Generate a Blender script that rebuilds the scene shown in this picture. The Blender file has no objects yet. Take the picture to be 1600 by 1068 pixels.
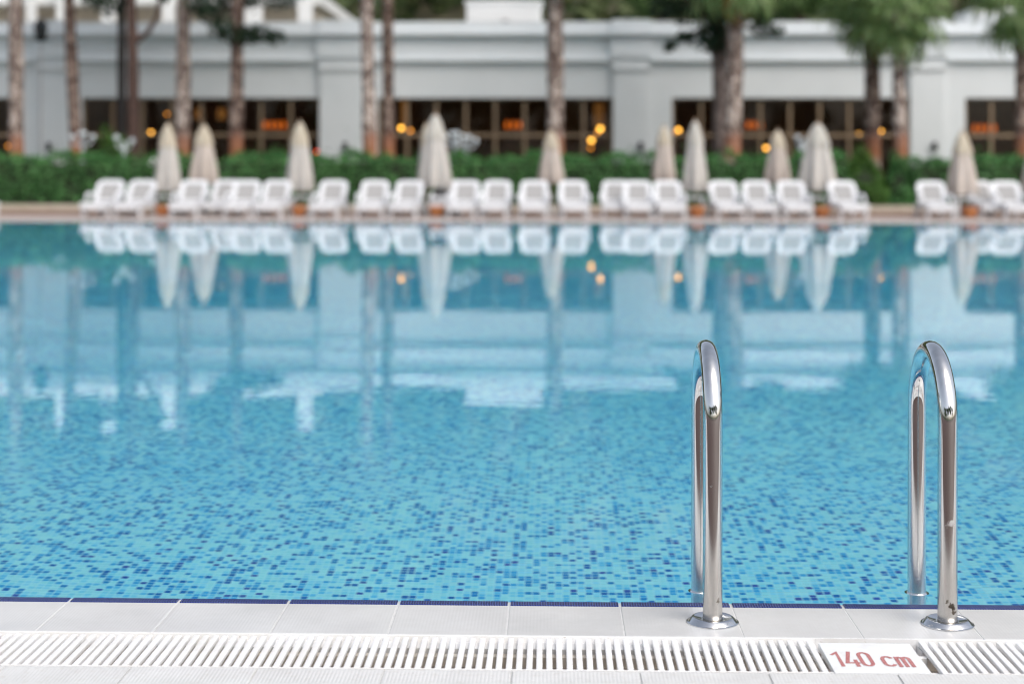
import bpy, bmesh, math, random
import numpy as np
from mathutils import Vector, Matrix, Euler

R_ = math.radians
PI = math.pi
rnd = random.Random(7)
nrg = np.random.default_rng(11)
scene = bpy.context.scene
COL = scene.collection

# ------------------------------------------------------------------ camera, world, sun, exposure
FPX, CX, HY, CAM_H = 2444.0, 800.0, 267.0, 0.98      # focal length / principal point in photo pixels, eye height
YAW, ROLL = R_(1.45), 0.0013
cam_d = bpy.data.cameras.new('camera')
cam = bpy.data.objects.new('camera', cam_d)
COL.objects.link(cam)
cam.location = (0, 0, CAM_H)
cam.matrix_world = (Matrix.Translation((0, 0, CAM_H)) @ Matrix.Rotation(YAW, 4, 'Z') @ Matrix.Rotation(R_(90), 4, 'X')
                    @ Matrix.Rotation(ROLL, 4, 'Z'))
cam_d.sensor_width = 36.0
cam_d.lens = FPX / 1600 * 36.0
cam_d.shift_y = -(534 - HY) / 1600
cam_d.clip_start, cam_d.clip_end = 0.05, 2000
cam_d.dof.use_dof = True
cam_d.dof.focus_distance = 3.5
cam_d.dof.aperture_fstop = 2.4
cam_d.dof.aperture_blades = 0
scene.camera = cam

SUN_EL, SUN_AZ = R_(50), R_(140)                      # soft sun from the right, veiled by cloud
world = bpy.data.worlds.new('World'); scene.world = world
world.use_nodes = True
wn = world.node_tree.nodes; wl = world.node_tree.links
for n in list(wn): wn.remove(n)
wo = wn.new('ShaderNodeOutputWorld'); wb = wn.new('ShaderNodeBackground')
ws = wn.new('ShaderNodeTexSky'); wh = wn.new('ShaderNodeHueSaturation')
ws.sky_type = 'NISHITA'; ws.sun_disc = False
ws.sun_elevation = SUN_EL; ws.sun_rotation = SUN_AZ
ws.dust_density = 4.0; ws.air_density = 1.0; ws.ozone_density = 1.0
wh.inputs['Saturation'].default_value = 0.55          # overcast: a pale, nearly neutral sky
wb.inputs['Strength'].default_value = 0.15
wl.new(ws.outputs[0], wh.inputs['Color']); wl.new(wh.outputs[0], wb.inputs['Color']); wl.new(wb.outputs[0], wo.inputs['Surface'])

sun_d = bpy.data.lights.new('sun', 'SUN'); sun_d.energy = 1.1; sun_d.angle = R_(50); sun_d.color = (1, .975, .94)
sun = bpy.data.objects.new('sun', sun_d); COL.objects.link(sun)
sd = Vector((math.sin(SUN_AZ) * math.cos(SUN_EL), math.cos(SUN_AZ) * math.cos(SUN_EL), math.sin(SUN_EL)))
sun.rotation_euler = (-sd).to_track_quat('-Z', 'Y').to_euler()
sun.location = (0, -5, 30)

vs = scene.view_settings
scene.display_settings.display_device = 'sRGB'
vs.view_transform = 'Standard'; vs.look = 'None'; vs.exposure = 0.44; vs.gamma = 1; vs.use_curve_mapping = False
scene.render.engine = 'CYCLES'
cy = scene.cycles
cy.max_bounces = 14; cy.diffuse_bounces = 4; cy.glossy_bounces = 6; cy.transmission_bounces = 10; cy.transparent_max_bounces = 12
cy.caustics_reflective = True; cy.caustics_refractive = True; cy.blur_glossy = 0.3
cy.pixel_filter_type = 'BLACKMAN_HARRIS'; cy.filter_width = 1.1; cy.sample_clamp_indirect = 6.0; cy.use_denoising = True

# ------------------------------------------------------------------ helpers
def ray(xp, yp):
    """photo pixel -> (tangent right, tangent down) in the levelled camera"""
    dx, dy = (xp - CX) / FPX, (yp - HY) / FPX
    c, s = math.cos(ROLL), math.sin(ROLL)
    return dx * c + dy * s, -dx * s + dy * c

def at(xp, yp, Y):
    """point at world depth Y seen at a photo pixel"""
    t, v = ray(xp, yp)
    c, s = math.cos(YAW), math.sin(YAW)
    X = Y * (t * c - s) / (c + t * s)
    d = -X * s + Y * c
    return Vector((X, Y, CAM_H - v * d))

def ground(xp, yp, z=0.0):
    t, v = ray(xp, yp)
    d = (CAM_H - z) / v
    c, s = math.cos(YAW), math.sin(YAW)
    return Vector((d * t * c - d * s, d * t * s + d * c, z))

class MB:
    def __init__(self): self.v = []; self.f = []
    def add(self, vs_, fs_):
        b = len(self.v); self.v += [tuple(p) for p in vs_]; self.f += [tuple(i + b for i in q) for q in fs_]; return self
    def box(self, x0, x1, y0, y1, z0, z1, M=None):
        vs_ = [(x0,y0,z0),(x1,y0,z0),(x1,y1,z0),(x0,y1,z0),(x0,y0,z1),(x1,y0,z1),(x1,y1,z1),(x0,y1,z1)]
        if M: vs_ = [M @ Vector(p) for p in vs_]
        return self.add(vs_, [(0,3,2,1),(4,5,6,7),(0,1,5,4),(1,2,6,5),(2,3,7,6),(3,0,4,7)])
    def tube(self, pts, radii, n=10, cap=True, wob=None):
        pts = [Vector(p) for p in pts]
        if not hasattr(radii, '__len__'): radii = [radii] * len(pts)
        rings = []; up = None
        for i, p in enumerate(pts):
            t = (pts[min(i+1, len(pts)-1)] - pts[max(i-1, 0)]).normalized()
            if up is None:
                a = Vector((1,0,0)) if abs(t.x) < .9 else Vector((0,1,0))
                up = (a - t * a.dot(t)).normalized()
            else: up = (up - t * up.dot(t)).normalized()
            w = t.cross(up)
            rings.append([p + (up * math.cos(2*PI*k/n) + w * math.sin(2*PI*k/n)) * radii[i] * (wob(i, k) if wob else 1) for k in range(n)])
        vs_ = [q for r in rings for q in r]; fs_ = []
        for i in range(len(rings)-1):
            for k in range(n):
                fs_.append((i*n+k, i*n+(k+1)%n, (i+1)*n+(k+1)%n, (i+1)*n+k))
        if cap:
            fs_.append(tuple(reversed(range(n)))); fs_.append(tuple((len(rings)-1)*n+k for k in range(n)))
        return self.add(vs_, fs_)
    def lathe(self, prof, n=24, c=(0,0,0), fold=None, cap=True):
        vs_ = []
        for i, (r, z) in enumerate(prof):
            for k in range(n):
                a = 2*PI*k/n; q = r * (fold(a, i/(len(prof)-1)) if fold else 1)
                vs_.append((c[0]+q*math.cos(a), c[1]+q*math.sin(a), c[2]+z))
        fs_ = []
        for i in range(len(prof)-1):
            for k in range(n): fs_.append((i*n+k, i*n+(k+1)%n, (i+1)*n+(k+1)%n, (i+1)*n+k))
        if cap:
            if prof[0][0] > 1e-5: fs_.append(tuple(reversed(range(n))))
            if prof[-1][0] > 1e-5: fs_.append(tuple((len(prof)-1)*n+k for k in range(n)))
        return self.add(vs_, fs_)
    def mesh(self, name, mat, smooth=False, bevel=0, seg=2):
        me = bpy.data.meshes.new(name)
        me.from_pydata(self.v, [], self.f)
        if bevel:
            bm = bmesh.new(); bm.from_mesh(me)
            bmesh.ops.bevel(bm, geom=bm.edges[:], offset=bevel, segments=seg, affect='EDGES', profile=.6, clamp_overlap=True)
            bm.to_mesh(me); bm.free()
        if mat: me.materials.append(mat)
        if smooth: me.polygons.foreach_set('use_smooth', [True] * len(me.polygons))
        me.update()
        return me
    def build(self, name, mat, parent=None, smooth=False, bevel=0, seg=2):
        return link(name, self.mesh(name, mat, smooth, bevel, seg), parent)

def link(name, data, parent=None, loc=None):
    o = bpy.data.objects.new(name, data); COL.objects.link(o)
    if parent: o.parent = parent
    if loc is not None: o.location = loc
    return o

def tag(o, label=None, cat=None, group=None, kind=None):
    if label: o['label'] = label
    if cat: o['category'] = cat
    if group: o['group'] = group
    if kind: o['kind'] = kind
    return o

def thing(name, label, cat, loc=(0,0,0), rz=0, group=None):
    o = bpy.data.objects.new(name, None); COL.objects.link(o)
    o.location = loc; o.rotation_euler = (0, 0, rz); o.empty_display_size = .2
    return tag(o, label, cat, group)

def kids(o): return [c for c in COL.objects if c.parent == o]

def copy_tree(o, tree, parent=None):
    c = o.copy(); COL.objects.link(c)
    if parent: c.parent = parent
    for ch, sub in tree: copy_tree(ch, sub, c)
    return c

def tree_of(o): return [(c, tree_of(c)) for c in o.children]

def structure(o): o['kind'] = 'structure'; return o

# ------------------------------------------------------------------ materials
class NT:
    def __init__(self, name):
        self.m = bpy.data.materials.new(name); self.m.use_nodes = True
        self.t = self.m.node_tree; self.t.nodes.clear()
        self.out = self.t.nodes.new('ShaderNodeOutputMaterial')
    def n(self, typ, **kw):
        nd = self.t.nodes.new(typ)
        for k, v in kw.items():
            if k.startswith('i_'): nd.inputs[k[2:].replace('_', ' ')].default_value = v
            else: setattr(nd, k, v)
        return nd
    def l(self, a, b): self.t.links.new(a, b)
    def math(self, op, a, b=None, c=None):
        nd = self.t.nodes.new('ShaderNodeMath'); nd.operation = op
        for i, x in enumerate((a, b, c)):
            if x is None: continue
            if isinstance(x, (int, float)): nd.inputs[i].default_value = x
            else: self.l(x, nd.inputs[i])
        return nd.outputs[0]
    def ramp(self, fac, stops, interp='LINEAR'):
        nd = self.t.nodes.new('ShaderNodeValToRGB'); cr = nd.color_ramp; cr.interpolation = interp
        while len(cr.elements) < len(stops): cr.elements.new(.5)
        for e, (p, c) in zip(cr.elements, stops):
            e.position = p; e.color = (*c, 1) if len(c) == 3 else c
        self.l(fac, nd.inputs[0]); return nd.outputs[0]
    def noise(self, scale, detail=3, vec=None, rough=.55):
        nd = self.t.nodes.new('ShaderNodeTexNoise'); nd.inputs['Scale'].default_value = scale
        nd.inputs['Detail'].default_value = detail; nd.inputs['Roughness'].default_value = rough
        if vec is not None: self.l(vec, nd.inputs['Vector'])
        return nd.outputs[0]
    def pos(self): return self.n('ShaderNodeNewGeometry').outputs['Position']
    def obj(self): return self.n('ShaderNodeTexCoord').outputs['Object']
    def island(self): return self.n('ShaderNodeNewGeometry').outputs['Random Per Island']
    def mix(self, f, a, b, bt='MIX'):
        nd = self.t.nodes.new('ShaderNodeMix'); nd.data_type = 'RGBA'; nd.blend_type = bt
        for s, x in ((0, f), (6, a), (7, b)):
            if isinstance(x, (int, float)): nd.inputs[s].default_value = x
            elif isinstance(x, tuple): nd.inputs[s].default_value = (*x, 1)
            else: self.l(x, nd.inputs[s])
        return nd.outputs[2]
    def bump(self, h, strength=1, dist=.01):
        nd = self.n('ShaderNodeBump'); nd.inputs['Strength'].default_value = strength; nd.inputs['Distance'].default_value = dist
        self.l(h, nd.inputs['Height']); return nd.outputs[0]
    def pbr(self, col, rough=.5, metal=0, spec=.5, normal=None, **kw):
        p = self.n('ShaderNodeBsdfPrincipled')
        for key, x in (('Base Color', col), ('Roughness', rough), ('Metallic', metal), ('Specular IOR Level', spec)):
            if isinstance(x, tuple): p.inputs[key].default_value = (*x, 1)
            elif isinstance(x, (int, float)): p.inputs[key].default_value = x
            else: self.l(x, p.inputs[key])
        for k, v in kw.items(): p.inputs[k.replace('_', ' ')].default_value = v
        if normal is not None: self.l(normal, p.inputs['Normal'])
        self.l(p.outputs[0], self.out.inputs['Surface']); return self.m

def simple(name, c0, c1, scale=8, rough=.5, metal=0, bump=0, bdist=.005, spec=.5, coord='pos', bscale=None):
    t = NT(name); v = t.pos() if coord == 'pos' else t.obj()
    n = t.noise(scale, 4, v)
    col = t.ramp(n, [(.3, c0), (.7, c1)])
    nm = None
    if bump: nm = t.bump(t.noise(bscale or scale * 4, 4, v), bump, bdist)
    return t.pbr(col, rough, metal, spec, nm)

def leafmat(name, cols, rough=.5, trans=.25):
    t = NT(name)
    c = t.ramp(t.island(), [(i / max(1, len(cols) - 1), q) for i, q in enumerate(cols)])
    d = t.n('ShaderNodeBsdfPrincipled'); d.inputs['Roughness'].default_value = rough; d.inputs['Specular IOR Level'].default_value = .3
    tr = t.n('ShaderNodeBsdfTranslucent'); mx = t.n('ShaderNodeMixShader'); mx.inputs[0].default_value = trans
    t.l(c, d.inputs['Base Color']); t.l(c, tr.inputs['Color']); t.l(d.outputs[0], mx.inputs[1]); t.l(tr.outputs[0], mx.inputs[2])
    t.l(mx.outputs[0], t.out.inputs['Surface']); return t.m

def stripes(t, axis, pitch, pos=None):
    s = t.n('ShaderNodeSeparateXYZ'); t.l(pos or t.pos(), s.inputs[0])
    return t.math('SINE', t.math('MULTIPLY', s.outputs[axis], 2 * PI / pitch))

def emit(name, col, strength):
    t = NT(name); e = t.n('ShaderNodeEmission'); e.inputs[0].default_value = (*col, 1); e.inputs[1].default_value = strength
    t.l(e.outputs[0], t.out.inputs['Surface']); return t.m

M = {}
# glazed white tile with fine ribs, damp smears
t = NT('coping_tile'); p = t.pos()
n1 = t.noise(5, 5, p); n2 = t.noise(42, 4, p)
col = t.ramp(n1, [(.3, (.62, .62, .62)), (.7, (.68, .68, .675))])
n3 = t.noise(2.3, 6, p, .7); n4 = t.noise(240, 2, p)
col = t.mix(t.math('MULTIPLY', t.ramp(n2, [(.4, (0,0,0)), (.8, (1,1,1))]), .18), col, (.54, .52, .49))
col = t.mix(t.math('MULTIPLY', t.ramp(n3, [(.48, (0,0,0)), (.62, (1,1,1))]), .38), col, (.54, .545, .55))
col = t.mix(t.math('MULTIPLY', t.ramp(n4, [(.70, (0,0,0)), (.74, (1,1,1))]), .35), col, (.36, .33, .30))
M['coping'] = t.pbr(col, t.ramp(n3, [(.40, (.17,)*3), (.60, (.085,)*3)]), 0, .5,
                    t.bump(stripes(t, 0, .0075, p), .22, .0003))
# deck tile: rougher, yellower, hairline crackle and ribs
t = NT('deck_tile'); p = t.pos()
n1 = t.noise(7, 5, p); n2 = t.noise(60, 5, p)
v = t.n('ShaderNodeTexVoronoi', feature='DISTANCE_TO_EDGE'); v.inputs['Scale'].default_value = 7
wv = t.n('ShaderNodeVectorMath', operation='ADD'); t.l(p, wv.inputs[0])
nc = t.n('ShaderNodeTexNoise'); nc.inputs['Scale'].default_value = 14; t.l(p, nc.inputs['Vector']); t.l(nc.outputs['Color'], wv.inputs[1])
t.l(wv.outputs[0], v.inputs['Vector'])
crk = t.math('MULTIPLY', t.math('LESS_THAN', v.outputs['Distance'], .008), t.ramp(n1, [(.52, (0,0,0)), (.62, (1,1,1))]))
col = t.ramp(n1, [(.3, (.60, .595, .585)), (.7, (.70, .70, .69))])
col = t.mix(t.math('MULTIPLY', t.ramp(n2, [(.52, (0,0,0)), (.75, (1,1,1))]), .35), col, (.48, .44, .38))
col = t.mix(t.math('MULTIPLY', crk, .45), col, (.30, .28, .26))
M['deck_tile'] = t.pbr(col, .38, 0, .45, t.bump(t.math('ADD', t.math('MULTIPLY', stripes(t, 0, .0075, p), .5), n2), .5, .0008))
M['grout'] = simple('white_grout', (.50, .50, .49), (.60, .60, .595), 30, .8, bump=.3)
t = NT('navy_grip'); p = t.pos(); st = stripes(t, 0, .0058, p)
M['navy'] = t.pbr(t.mix(t.math('GREATER_THAN', st, .75), (.012, .022, .15), (.08, .12, .30)), .2, 0, .5, t.bump(st, .8, .0012))
t = NT('grate_plastic'); p = t.pos(); n1 = t.noise(9, 6, p, .7); n2 = t.noise(90, 4, p)
col = t.mix(t.math('MULTIPLY', t.ramp(n1, [(.45, (0,0,0)), (.65, (1,1,1))]), .42), (.80, .80, .80), (.66, .62, .56))
col = t.mix(t.ramp(n2, [(.68, (0,0,0)), (.74, (.5,)*3)]), col, (.40, .33, .27))
M['grate'] = t.pbr(col, .42, 0, .4, t.bump(n2, .2, .0005))
M['channel'] = simple('channel_wall', (.74, .73, .71), (.80, .79, .77), 14, .6, bump=.2)
M['dirty_plastic'] = simple('dirty_plastic', (.52, .46, .38), (.72, .68, .61), 25, .6)
M['channel_floor'] = simple('channel_dirt', (.42, .32, .27), (.74, .66, .60), 22, .6, bump=.6)
t = NT('sign_plate'); p = t.pos(); n1 = t.noise(26, 6, p, .7)
M['sign'] = t.pbr(t.mix(t.math('MULTIPLY', t.ramp(n1, [(.52, (0,0,0)), (.70, (1,1,1))]), .45), (.80, .815, .82), (.66, .63, .58)), .35)
M['sign_red'] = simple('sign_red', (.35, .10, .10), (.52, .24, .23), 190, .6)
# brushed / polished steel with stains
def steel(name, marks):
    """polished tube with faint drawn streaks, duller towards the foot, and a few marks of its own (x, z, radius, dark)"""
    t = NT(name); o_ = t.obj()
    mp = t.n('ShaderNodeMapping'); mp.inputs['Scale'].default_value = (60, 60, 4); t.l(o_, mp.inputs[0])
    n1 = t.noise(1, 4, mp.outputs[0]); n2 = t.noise(120, 5, o_, .75)
    sz = t.n('ShaderNodeSeparateXYZ'); t.l(o_, sz.inputs[0])
    low = t.n('ShaderNodeMapRange'); low.inputs[1].default_value = .40; low.inputs[2].default_value = .02; low.inputs[3].default_value = .03; low.inputs[4].default_value = .27
    t.l(sz.outputs[2], low.inputs[0])
    col = t.ramp(n1, [(.3, (.68, .675, .66)), (.7, (.77, .77, .76))]); ro = low.outputs[0]
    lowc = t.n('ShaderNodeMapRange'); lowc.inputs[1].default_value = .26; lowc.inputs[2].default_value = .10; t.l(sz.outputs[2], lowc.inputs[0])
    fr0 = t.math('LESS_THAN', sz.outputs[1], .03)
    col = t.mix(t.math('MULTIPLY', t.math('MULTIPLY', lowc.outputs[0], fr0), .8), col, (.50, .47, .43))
    for x, z, r, c in marks:
        dx = t.math('MULTIPLY', t.math('SUBTRACT', sz.outputs[0], x), 1.3); dz = t.math('SUBTRACT', sz.outputs[2], z)
        d = t.math('SQRT', t.math('ADD', t.math('MULTIPLY', dx, dx), t.math('MULTIPLY', dz, dz)))
        front = t.math('LESS_THAN', sz.outputs[1], .004)
        m = t.math('MULTIPLY', t.math('LESS_THAN', t.math('ADD', d, t.math('MULTIPLY', t.math('SUBTRACT', n2, .5), r*9)), r), front)
        col = t.mix(m, col, c); ro = t.math('ADD', ro, t.math('MULTIPLY', m, .45))
    return t.pbr(col, ro, 1, .5, t.bump(n1, .05, .0005))
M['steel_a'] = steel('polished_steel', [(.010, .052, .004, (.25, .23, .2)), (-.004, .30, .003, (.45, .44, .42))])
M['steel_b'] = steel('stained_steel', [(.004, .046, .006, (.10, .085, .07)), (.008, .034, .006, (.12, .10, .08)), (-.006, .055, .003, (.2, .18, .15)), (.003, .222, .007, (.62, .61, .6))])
M['chrome'] = simple('chrome_leg', (.74, .74, .73), (.80, .80, .79), 40, .05, 1)
t = NT('smudge'); M['smudge'] = simple('dark_smudge', (.06, .055, .05), (.12, .10, .085), 300, .7)
M['flange'] = simple('satin_steel_flange', (.66, .665, .67), (.74, .74, .74), 60, .18, 1)

# mosaic: 25 mm glass tiles, colour by cell
TP = .025
def mosaic(name, flat):
    t = NT(name); p = t.pos()
    if flat:
        fl_ = t.n('ShaderNodeVectorMath', operation='MULTIPLY'); t.l(p, fl_.inputs[0]); fl_.inputs[1].default_value = (1, 1, 0); p = fl_.outputs[0]
    va = t.n('ShaderNodeVectorMath', operation='MULTIPLY_ADD'); t.l(p, va.inputs[0])
    va.inputs[1].default_value = (1/TP,)*3; va.inputs[2].default_value = (.5,)*3
    vf = t.n('ShaderNodeVectorMath', operation='FLOOR'); t.l(va.outputs[0], vf.inputs[0])
    vr = t.n('ShaderNodeVectorMath', operation='FRACTION'); t.l(va.outputs[0], vr.inputs[0])
    wnz = t.n('ShaderNodeTexWhiteNoise', noise_dimensions='3D'); t.l(vf.outputs[0], wnz.inputs['Vector'])
    tile = t.ramp(wnz.outputs['Value'], [
        (0, (.57, .86, .90)), (.16, (.63, .89, .92)), (.31, (.40, .77, .90)), (.46, (.47, .80, .94)), (.58, (.22, .62, .88)),
        (.70, (.085, .43, .78)), (.82, (.03, .27, .62)), (.93, (.018, .15, .48)), (.98, (.06, .10, .44))], 'CONSTANT')
    sp = t.n('ShaderNodeSeparateXYZ'); t.l(vr.outputs[0], sp.inputs[0])
    ds = [t.math('ABSOLUTE', t.math('SUBTRACT', sp.outputs[i], .5)) for i in range(3)]
    edge = t.math('GREATER_THAN', t.math('MAXIMUM', ds[0], t.math('MAXIMUM', ds[1], ds[2])), .43)
    return t.pbr(t.mix(edge, tile, (.78, .93, .95)), .3, 0, .4)
M['mosaic'] = mosaic('pool_floor_mosaic', True); M['mosaic_wall'] = mosaic('pool_wall_mosaic', False)

# water: Fresnel mix of mirror and refraction over small ripples
def pool_water(name, vol):
    t = NT(name); p = t.pos()
    mp = t.n('ShaderNodeMapping'); mp.inputs['Scale'].default_value = (1, 1.25, 1); t.l(p, mp.inputs[0])
    h = t.math('ADD', t.math('MULTIPLY', t.noise(1.6, 2, mp.outputs[0]), .42), t.math('MULTIPLY', t.noise(7.5, 2, mp.outputs[0]), .14))
    bn = t.bump(h, 1, .0014)
    fr = t.n('ShaderNodeFresnel'); fr.inputs[0].default_value = 1.333; t.l(bn, fr.inputs['Normal'])
    rf = t.n('ShaderNodeBsdfRefraction'); rf.inputs['IOR'].default_value = 1.333; rf.inputs['Roughness'].default_value = 0; rf.inputs['Color'].default_value = (.97, .99, 1, 1)
    gl = t.n('ShaderNodeBsdfGlossy'); gl.inputs['Roughness'].default_value = 0.0; gl.inputs['Color'].default_value = (1, 1, 1, 1)
    mx = t.n('ShaderNodeMixShader')
    for a, b in ((bn, rf.inputs['Normal']), (bn, gl.inputs['Normal']), (fr.outputs[0], mx.inputs[0]), (rf.outputs[0], mx.inputs[1]), (gl.outputs[0], mx.inputs[2]), (mx.outputs[0], t.out.inputs['Surface'])): t.l(a, b)
    if vol:                                               # clear water takes out red over the metres of its depth
        ab = t.n('ShaderNodeVolumeAbsorption'); ab.inputs['Color'].default_value = (0, .90, .97, 1); ab.inputs['Density'].default_value = .16
        t.l(ab.outputs[0], t.out.inputs['Volume'])
    return t.m
M['water'] = pool_water('pool_water', True); M['water_rim'] = pool_water('water_rim', False)

M['terracotta_paving'] = simple('terracotta_paving', (.16, .09, .065), (.25, .15, .11), 3, .65, bump=.3)
M['brown_paving'] = simple('brown_paving', (.055, .028, .022), (.085, .046, .036), 5, .7, bump=.3)
M['pink_paving'] = simple('pale_pink_paving', (.36, .30, .27), (.46, .39, .355), 3, .6, bump=.3)
M['kerb'] = simple('beige_kerb', (.36, .31, .24), (.46, .41, .34), 2, .8, bump=.4)
M['soil'] = simple('soil', (.06, .04, .028), (.10, .075, .05), 5, .95, bump=.5)
M['grass'] = simple('garden_grass', (.035, .06, .02), (.06, .09, .03), 3, .9, bump=.5)
M['plaster'] = simple('white_plaster', (.60, .625, .635), (.67, .69, .70), .6, .8, bump=.2, bscale=40)
M['plaster_trim'] = simple('white_trim', (.63, .665, .685), (.695, .725, .745), .7, .75, bump=.2, bscale=40)
M['frame'] = simple('tan_window_frame', (.19, .13, .08), (.26, .18, .11), 3, .45)
M['dark_inner'] = simple('dark_brown_interior', (.16, .085, .042), (.30, .16, .075), 1.2, .6)
M['brown_ceiling'] = simple('brown_ceiling', (.30, .16, .065), (.42, .24, .11), 1.0, .5)
t = NT('window_glass')
fr = t.n('ShaderNodeFresnel'); fr.inputs[0].default_value = 1.5
tp = t.n('ShaderNodeBsdfTransparent'); tp.inputs[0].default_value = (.86, .88, .88, 1)
gl = t.n('ShaderNodeBsdfGlossy'); gl.inputs['Roughness'].default_value = .01
mx = t.n('ShaderNodeMixShader'); t.l(fr.outputs[0], mx.inputs[0]); t.l(tp.outputs[0], mx.inputs[1]); t.l(gl.outputs[0], mx.inputs[2]); t.l(mx.outputs[0], t.out.inputs['Surface'])
M['glass'] = t.m
M['globe'] = emit('warm_globe', (1, .44, .06), 6)
M['globe_dim'] = emit('amber_globe', (1, .34, .03), 3)
M['shade'] = emit('orange_shade', (1, .19, .01), .6)
M['red_lamp'] = emit('red_lamp', (1, .06, .02), 4)
M['sconce'] = emit('golden_sconce', (1, .40, .09), .13)
M['dark_metal'] = simple('dark_metal', (.03, .03, .03), (.06, .06, .06), 20, .5, .6)
M['resin'] = simple('white_resin', (.60, .61, .63), (.66, .67, .69), 5, .4, coord='obj')
M['sling'] = simple('grey_sling', (.28, .275, .27), (.34, .335, .33), 60, .85, bump=.3, coord='obj')
M['canvas'] = simple('cream_canvas', (.40, .375, .345), (.475, .447, .413), 4, .9, bump=.2, coord='obj')
M['canvas_beige'] = simple('beige_canvas', (.42, .365, .32), (.49, .43, .385), 4, .9, bump=.2, coord='obj')
M['cap'] = simple('cream_cap', (.41, .355, .27), (.48, .42, .33), 4, .9, bump=.2, coord='obj')
M['cap_white'] = simple('pale_cap', (.40, .375, .33), (.47, .445, .40), 4, .9, bump=.2, coord='obj')
M['pole'] = simple('wooden_pole', (.20, .13, .08), (.28, .19, .12), 6, .5)
M['terracotta'] = simple('orange_terracotta', (.36, .12, .04), (.48, .19, .065), 6, .6)
M['concrete'] = simple('concrete_base', (.35, .34, .33), (.45, .44, .42), 9, .8)
M['lamp_white'] = simple('white_lamp', (.46, .50, .52), (.54, .58, .60), 6, .3)
def palm_bark(name, dk, md, lt):
    t = NT(name); o_ = t.obj(); sx = t.n('ShaderNodeSeparateXYZ'); t.l(o_, sx.inputs[0])
    sc_ = t.n('ShaderNodeMapping'); sc_.inputs['Scale'].default_value = (1.3, 1.3, .85); t.l(o_, sc_.inputs[0])
    nb = t.math('ADD', t.math('MULTIPLY', t.noise(2.6, 4, sc_.outputs[0], .8), .55), t.math('MULTIPLY', t.noise(7.5, 3, sc_.outputs[0], .7), .45)); ng = t.noise(.9, 3, o_)
    bark = t.ramp(nb, [(.43, dk), (.495, md), (.55, lt)])
    bark = t.mix(t.ramp(ng, [(.4, (0,0,0)), (.7, (.5,)*3)]), bark, dk)
    zz = t.math('ADD', sx.outputs[2], t.math('MULTIPLY', t.math('SUBTRACT', nb, .5), .5))
    lowb = t.ramp(t.math('DIVIDE', zz, 3.0), [(.33, (.42, .37, .33)), (.43, (.36, .14, .06)), (.60, (.24, .10, .06)), (.66, (.2, .14, .11))])
    band = t.ramp(t.math('DIVIDE', zz, 3.0), [(.56, (1,1,1)), (.66, (0,0,0))])
    return t.pbr(t.mix(t.math('MULTIPLY', band, .8), bark, lowb), .9, 0, .2, t.bump(nb, .8, .03))
M['palm_pale'] = palm_bark('pale_palm_bark', (.075, .05, .042), (.22, .165, .14), (.60, .51, .45))
M['palm_dark'] = palm_bark('brown_palm_bark', (.035, .02, .016), (.105, .065, .052), (.38, .29, .24))
M['grey_bark'] = simple('grey_brown_bark', (.06, .042, .036), (.26, .20, .175), 4.5, .9, bump=.8, bdist=.02)
M['pine_bark'] = simple('pine_bark', (.035, .02, .016), (.10, .055, .042), 9, .9, bump=.8, bdist=.02)
M['dark_bark'] = simple('dark_bark', (.02, .018, .018), (.045, .036, .032), 9, .9, bump=.8, bdist=.02)
M['hedge_leaf'] = leafmat('hedge_leaf', [(.020, .068, .020), (.046, .15, .042), (.085, .245, .07), (.15, .36, .11)], .45)
M['bush_leaf'] = leafmat('bush_leaf', [(.03, .08, .012), (.05, .13, .02), (.08, .19, .03), (.12, .24, .05)], .45)
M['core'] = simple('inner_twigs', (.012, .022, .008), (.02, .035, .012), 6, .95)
M['petal'] = leafmat('white_petal', [(.7, .7, .68), (.78, .78, .78)], .6)
M['frond'] = leafmat('palm_frond', [(.085, .15, .045), (.15, .235, .08), (.22, .31, .12), (.33, .42, .20)], .45)
M['dead_frond'] = leafmat('dead_frond', [(.20, .10, .03), (.34, .18, .05), (.45, .27, .08)], .7)
M['needle'] = leafmat('pine_needle', [(.008, .020, .010), (.015, .035, .016), (.028, .055, .022)], .6, .15)
M['broadleaf'] = leafmat('tree_leaf', [(.035, .075, .02), (.065, .125, .032), (.11, .18, .055)], .5)
M['forest'] = leafmat('forest_leaf', [(.03, .05, .02), (.05, .078, .028), (.08, .105, .04), (.12, .135, .06)], .7)
M['hill'] = simple('hill_soil', (.05, .055, .025), (.14, .115, .075), .08, .95)
M['hotel'] = simple('cream_render', (.60, .52, .42), (.68, .60, .50), .5, .85)
M['hotel_white'] = simple('white_render', (.70, .70, .69), (.78, .78, .77), .5, .8)
M['dark_glass'] = simple('dark_window', (.02, .022, .025), (.04, .04, .045), 1, .1)

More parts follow.
